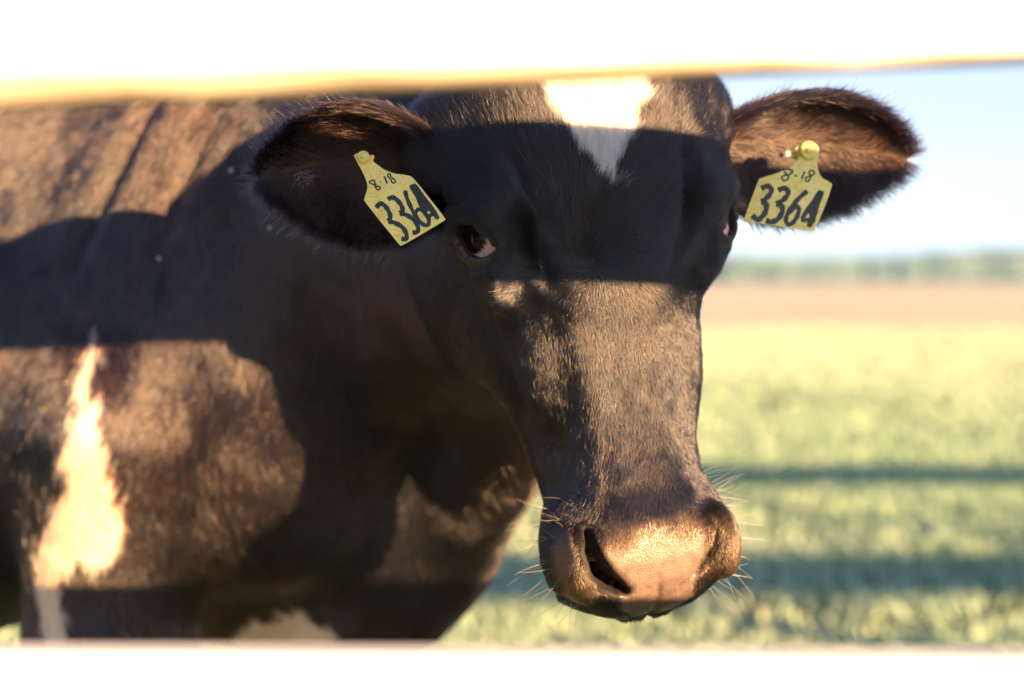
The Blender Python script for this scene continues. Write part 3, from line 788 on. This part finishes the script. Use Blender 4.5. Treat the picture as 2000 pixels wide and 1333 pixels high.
strL = [(36, [(952, 958), (975, 925), (1012, 935), (1045, 980), (1062, 1030), (1045, 1062)]), (36, [(1045, 1062), (1095, 1075), (1155, 1110), (1188, 1165), (1182, 1205), (1148, 1198)]),
        (36, [(1042, 892), (1070, 874), (1108, 890), (1146, 935), (1158, 978), (1135, 1000)]), (36, [(1135, 1000), (1185, 1012), (1245, 1050), (1280, 1108), (1270, 1148), (1235, 1152)]),
        (32, [(1176, 820), (1198, 895), (1235, 975), (1285, 1055), (1335, 1095), (1364, 1080), (1360, 1035), (1325, 985), (1282, 970), (1258, 1000)]),
        (36, [(1222, 776), (1280, 880), (1345, 1025)]), (34, [(1348, 1028), (1385, 1012), (1425, 985)]), (42, [(1238, 772), (1330, 890), (1440, 1045)]), (34, [(1270, 830), (1310, 910), (1360, 985)]),
        (12, [(905, 745), (930, 738), (940, 760), (950, 785), (975, 790), (980, 808), (960, 815), (945, 795), (935, 775), (905, 765), (897, 752), (905, 745)]), (12, [(980, 748), (986, 754)]),
        (14, [(1012, 708), (1024, 735), (1038, 766)]), (12, [(1040, 690), (1058, 690), (1068, 715), (1095, 735), (1100, 755), (1078, 760), (1065, 735), (1045, 712), (1040, 690)])]
pR = at(1545, 380, 1.405); pL = at(780, 400, 1.300)
make_tag(outR, strR, toR, pR, nrm(-CFW+np.array([.10, 0, .02])), 'upright yellow tag 3364 with round button hanging from the ear against the sky', ((752, 628), 66))
make_tag(outL, strL, toL, pL, nrm(-CFW+np.array([-.05, 0, .12])), 'tilted yellow tag 3364 hanging inside the ear in front of the dark neck', ((850, 560), 50))

# ------------------------------------------------------------------ fence: two painted boards on posts
def mat_paint():
    t = NT('white painted board'); n = t.noise(3, 4); st = t.n('ShaderNodeMapping'); tc = t.n('ShaderNodeTexCoord'); st.inputs['Scale'].default_value = (2, 60, 60)
    t.l(tc.outputs['Object'], st.inputs[0]); g = t.n('ShaderNodeTexNoise'); g.inputs['Scale'].default_value = 1.0; g.inputs['Detail'].default_value = 5; t.l(st.outputs[0], g.inputs['Vector'])
    c = t.ramp(g.outputs[0], [(.25, (.72, .70, .67)), (.5, (.82, .81, .79))]); t.l(c.outputs[0], t.bsdf.inputs['Base Color'])
    t.set(Roughness=.6); t.bump(g.outputs[0], .001, .5); return t.m
def mat_rawwood():
    t = NT('weathered bare wood'); st = t.n('ShaderNodeMapping'); tc = t.n('ShaderNodeTexCoord'); st.inputs['Scale'].default_value = (3, 90, 90)
    t.l(tc.outputs['Object'], st.inputs[0]); g = t.n('ShaderNodeTexNoise'); g.inputs['Detail'].default_value = 5; g.inputs['Scale'].default_value = 1.; t.l(st.outputs[0], g.inputs['Vector'])
    n = t.noise(14, 4)
    c = t.ramp(g.outputs[0], [(.3, (.33, .29, .23)), (.7, (.50, .46, .38))]); moss = t.ramp(n.outputs[0], [(.55, (0, 0, 0)), (.72, (1, 1, 1))])
    t.l(t.mix(moss.outputs[0], c.outputs[0], (.22, .20, .05)), t.bsdf.inputs['Base Color']); t.set(Roughness=.85); t.bump(g.outputs[0], .002, .7); return t.m
M_PAINT, M_RAW = mat_paint(), mat_rawwood()
fence = empty('board_fence', (0, .76, 0))
tag(fence, 'white painted board fence with bare worn wood along the top board underside', 'fence')
fa, fb = at(0, 215, .795), at(2000, 125, .724)               # lower back edge of the upper board
fx = nrm(fb-fa); fback = nrm(np.cross([0, 0, 1.], fx)); fup = np.cross(fx, fback)
def board(name, s0, s1, z0, zs, thick, chamfer, n=70):
    """long plank: z0 = bottom above the line fa-fb, chamfer(s) = worn lower front edge"""
    V_, F_, M_ = [], [], []
    S = np.linspace(s0, s1, n)
    for s in S:
        b = fa+fx*s+fup*z0; j = .0008*math.sin(s*37)+.0006*math.sin(s*91+1)
        ch, cw = chamfer(s)
        prof = [(0, 0)] + [(-thick+cw*(1-math.sin(q)), ch*(1-math.cos(q))+j) for q in [R(x) for x in (0, 15, 30, 45, 60, 75, 90)]] + [(-thick, zs-.002), (-thick+.002, zs), (0, zs)]
        V_ += [b+fback*p+fup*q for p, q in prof]
    k = 11
    for i in range(n-1):
        for j in range(k):
            F_.append([i*k+j, i*k+(j+1) % k, (i+1)*k+(j+1) % k, (i+1)*k+j]); M_.append(1 if j < 6 and chamfer is not CH0 else 0)
    F_ += [list(range(k))[::-1], [(n-1)*k+i for i in range(k)]]; M_ += [1, 1]
    return under(link_mesh(name, V_, F_, [M_PAINT, M_RAW], None, False, M_), fence)
CH0 = lambda s: (.002, .002)
def CHU(s):
    k = np.clip(1-(s-.1)/.50, .12, 1.1); return (.017*k+.0012*math.sin(s*53)+.001, .016*k+.002)
zl = ((at(0, 1268, .795)-fa) @ fup)
for s0, s1 in ((-1.12, 1.828), (1.832, 6.798), (6.802, 11.85)):
    board('rail', s0, s1, 0, .145, .026, CHU)
    board('rail', s0, s1, zl-.140, .140, .026, CH0)
for s in (-1.05, 1.83, 4.3, 6.8, 9.3, 11.8):
    b = fa+fx*s; bm = bmesh.new(); bmesh.ops.create_cube(bm, size=1)
    for v_ in bm.verts: v_.co = Vector((v_.co.x*.10, v_.co.y*.10, v_.co.z*1.36+.66))
    bmesh.ops.bevel(bm, geom=[e for e in bm.edges], offset=.006, segments=2, affect='EDGES')
    Vp = [np.array(x.co) for x in bm.verts]; Fp = [[x.index for x in q.verts] for q in bm.faces]; bm.free()
    c = b+fback*.053
    under(link_mesh('post', [np.array([c[0], c[1], 0])+fx*np.array([1, 1, 0])*p[0]+fback*p[1]+np.array([0, 0, p[2]]) for p in Vp], Fp, [M_PAINT], None, False), fence)

# ------------------------------------------------------------------ pasture, far field, wood on the skyline
def mat_ground():
    t = NT('pasture'); n = t.noise(.55, 5, .6); n2 = t.noise(6, 4)
    c = t.ramp(n.outputs[0], [(.30, (.05, .085, .04)), (.48, (.075, .115, .055)), (.62, (.11, .14, .075)), (.75, (.16, .17, .10))])
    d = t.ramp(n2.outputs[0], [(.35, (.6, .6, .55)), (.65, (1.1, 1.1, 1.05))])
    mul = t.n('ShaderNodeMix'); mul.data_type = 'RGBA'; mul.blend_type = 'MULTIPLY'; mul.inputs[0].default_value = .7
    t.l(c.outputs[0], mul.inputs[6]); t.l(d.outputs[0], mul.inputs[7]); t.l(mul.outputs[2], t.bsdf.inputs['Base Color']); t.set(Roughness=.9); t.bump(n2.outputs[0], .02, .6); return t.m
def mat_crop():
    t = NT('ripe field'); n = t.noise(.08, 5, .6); c = t.ramp(n.outputs[0], [(.3, (.50, .46, .38)), (.7, (.58, .54, .44))])
    t.l(c.outputs[0], t.bsdf.inputs['Base Color']); t.set(Roughness=.9); n3 = t.noise(5, 4); t.bump(n3.outputs[0], .35, 1); return t.m
gz = lambda x, y: 0
def sheet(name, x0, x1, y0, y1, nx, ny, zf, m, kind='structure'):
    X = np.linspace(x0, x1, nx); Y = y0+(y1-y0)*np.linspace(0, 1, ny)**2.2
    V_ = [(x, y, zf(x, y)) for y in Y for x in X]
    F_ = [[j*nx+i, j*nx+i+1, (j+1)*nx+i+1, (j+1)*nx+i] for j in range(ny-1) for i in range(nx-1)]
    o = link_mesh(name, V_, F_, [m]); o['kind'] = kind; return o
sheet('pasture_ground', -415, 515, -75, 775, 40, 60, lambda x, y: 0., mat_ground())
# crop: a standing ripe crop beyond the pasture (a slab 0.5 m high with an uneven edge)
def crop_z(x, y): return .004 if y < 31 else .02+.012*math.sin(x*.7)*math.sin(y*.31)
sheet('crop_field', -300, 420, 30, 640, 160, 120, crop_z, mat_crop())

def mat_blade():
    t = NT('grass blade'); a = t.n('ShaderNodeAttribute'); a.attribute_name = 'tint'; a.attribute_type = 'GEOMETRY'
    t.l(a.outputs['Color'], t.bsdf.inputs['Base Color']); t.set(Roughness=.6)
    tr = t.n('ShaderNodeBsdfTranslucent'); t.l(a.outputs['Color'], tr.inputs[0]); mx = t.n('ShaderNodeMixShader'); mx.inputs[0].default_value = .3
    t.l(t.bsdf.outputs[0], mx.inputs[1]); t.l(tr.outputs[0], mx.inputs[2]); t.l(mx.outputs[0], t.out.inputs[0]); return t.m
def grass(name, n, y0, y1, yp, k_, wb, wy, pal):
    y = y0+(y1-y0)*RNG.random(n)**yp; x = (RNG.random(n)*2.3-1.05)*(y*.62+1.0)
    p = np.stack([x, y, np.zeros(n)], 1)
    den = vnoise(p, .9)+.6*vnoise(p, 2.5); keep = RNG.random(n) < np.clip(.62+.5*den, .12 if k_ < 2 else .9, 1); p = p[keep]; den = den[keep]; n = len(p)
    L = k_*(.13+.10*RNG.random(n))*(1+.35*den); az = RNG.random(n)*math.tau; ln = RNG.normal(.35, .22, n)
    d = np.stack([np.cos(az)*ln, np.sin(az)*ln, np.ones(n)], 1); az2 = az+math.pi/2+RNG.normal(0, .5, n); sd_ = np.stack([np.cos(az2), np.sin(az2), 0*az], 1)*(wb+wy*p[:, 1:2]**.8)
    dr = np.stack([np.cos(az)*ln, np.sin(az)*ln, -.35*np.ones(n)], 1)
    a = p-sd_; b = p+sd_; m1 = p+d*L[:, None]*.55; m2 = p+d*L[:, None]+dr*L[:, None]*.35
    Vg = np.stack([a, b, m1+sd_*.75, m1-sd_*.75, m2], 1).reshape(-1, 3); o = np.arange(n)[:, None]*5
    me = bpy.data.meshes.new(name)
    Fq = np.concatenate([o+np.array([[0, 1, 2, 3]])]); Ft = o+np.array([[3, 2, 4]])
    loops = np.concatenate([Fq, Ft], 1).ravel()
    me.vertices.add(len(Vg)); me.vertices.foreach_set('co', Vg.astype(np.float32).ravel()); me.loops.add(len(loops)); me.loops.foreach_set('vertex_index', loops.astype(np.int32))
    me.polygons.add(2*n); st = (np.arange(n)[:, None]*7+np.array([[0, 4]])).ravel(); me.polygons.foreach_set('loop_start', st.astype(np.int32))
    me.update(calc_edges=True); me.validate()
    pal = np.array(pal)
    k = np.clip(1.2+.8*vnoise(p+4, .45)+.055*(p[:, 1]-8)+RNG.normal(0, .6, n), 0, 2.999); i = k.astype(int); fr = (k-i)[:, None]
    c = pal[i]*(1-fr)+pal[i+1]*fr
    ca = me.color_attributes.new('tint', 'FLOAT_COLOR', 'POINT'); ca.data.foreach_set('color', np.repeat(np.c_[c, np.ones(n)], 5, 0).astype(np.float32).ravel())
    me.materials.append(mat_blade()); o_ = bpy.data.objects.new(name, me); COL.objects.link(o_); return o_
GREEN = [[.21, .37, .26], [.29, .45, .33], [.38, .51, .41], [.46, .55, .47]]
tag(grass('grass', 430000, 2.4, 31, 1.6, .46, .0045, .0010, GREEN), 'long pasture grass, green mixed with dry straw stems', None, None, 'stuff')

def mat_wood():
    t = NT('far foliage'); n = t.noise(.35, 5, .65); c = t.ramp(n.outputs[0], [(.3, (.025, .05, .045)), (.7, (.06, .10, .075))])
    t.l(c.outputs[0], t.bsdf.inputs['Base Color']); t.set(Roughness=.9); return t.m
def far_wood():
    V_, F_ = [], []; rg = random.Random(5)
    bm = bmesh.new(); bmesh.ops.create_icosphere(bm, subdivisions=2, radius=1); Vb = np.array([x.co for x in bm.verts]); Fb = [[x.index for x in q.verts] for q in bm.faces]; bm.free()
    for i in range(1500):
        x = rg.uniform(-330, 420); y = 640+rg.uniform(0, 60)+.05*x
        hgt = 1.22*(8.5+4.5*math.sin(x*.018+.6)*math.sin(x*.007+2)+max(0, (x-60))*.012)*rg.uniform(.80, 1.05)
        r = rg.uniform(5, 12); P = Vb*np.array([r, r, hgt*.55])*(1+.22*vnoise(Vb+i, 2.3))[:, None]+np.array([x, y, hgt*.5])
        o = len(V_); V_ += list(P); F_ += [[k+o for k in q] for q in Fb]
    return link_mesh('far_wood', V_, F_, [mat_wood()])
tag(far_wood(), 'dark band of woodland along the skyline beyond the field', None, None, 'stuff')

# ------------------------------------------------------------------ thin evening haze over the fields
hb = bpy.data.materials.new('haze'); hb.use_nodes = True; ht = hb.node_tree; ht.nodes.clear()
pv = ht.nodes.new('ShaderNodeVolumePrincipled'); ho = ht.nodes.new('ShaderNodeOutputMaterial'); ht.links.new(pv.outputs[0], ho.inputs['Volume'])
pv.inputs['Color'].default_value = (.26, .58, 1, 1); pv.inputs['Density'].default_value = .0004
bx0, bx1, by0, by1, bz0, bz1 = -420, 520, -80, 780, -1, 17
hz = link_mesh('haze', [(x, y, z) for z in (bz0, bz1) for x, y in ((bx0, by0), (bx1, by0), (bx1, by1), (bx0, by1))],
               [(3, 2, 1, 0), (4, 5, 6, 7), (0, 1, 5, 4), (1, 2, 6, 5), (2, 3, 7, 6), (3, 0, 4, 7)], [hb], None, False)
hz['kind'] = 'stuff'
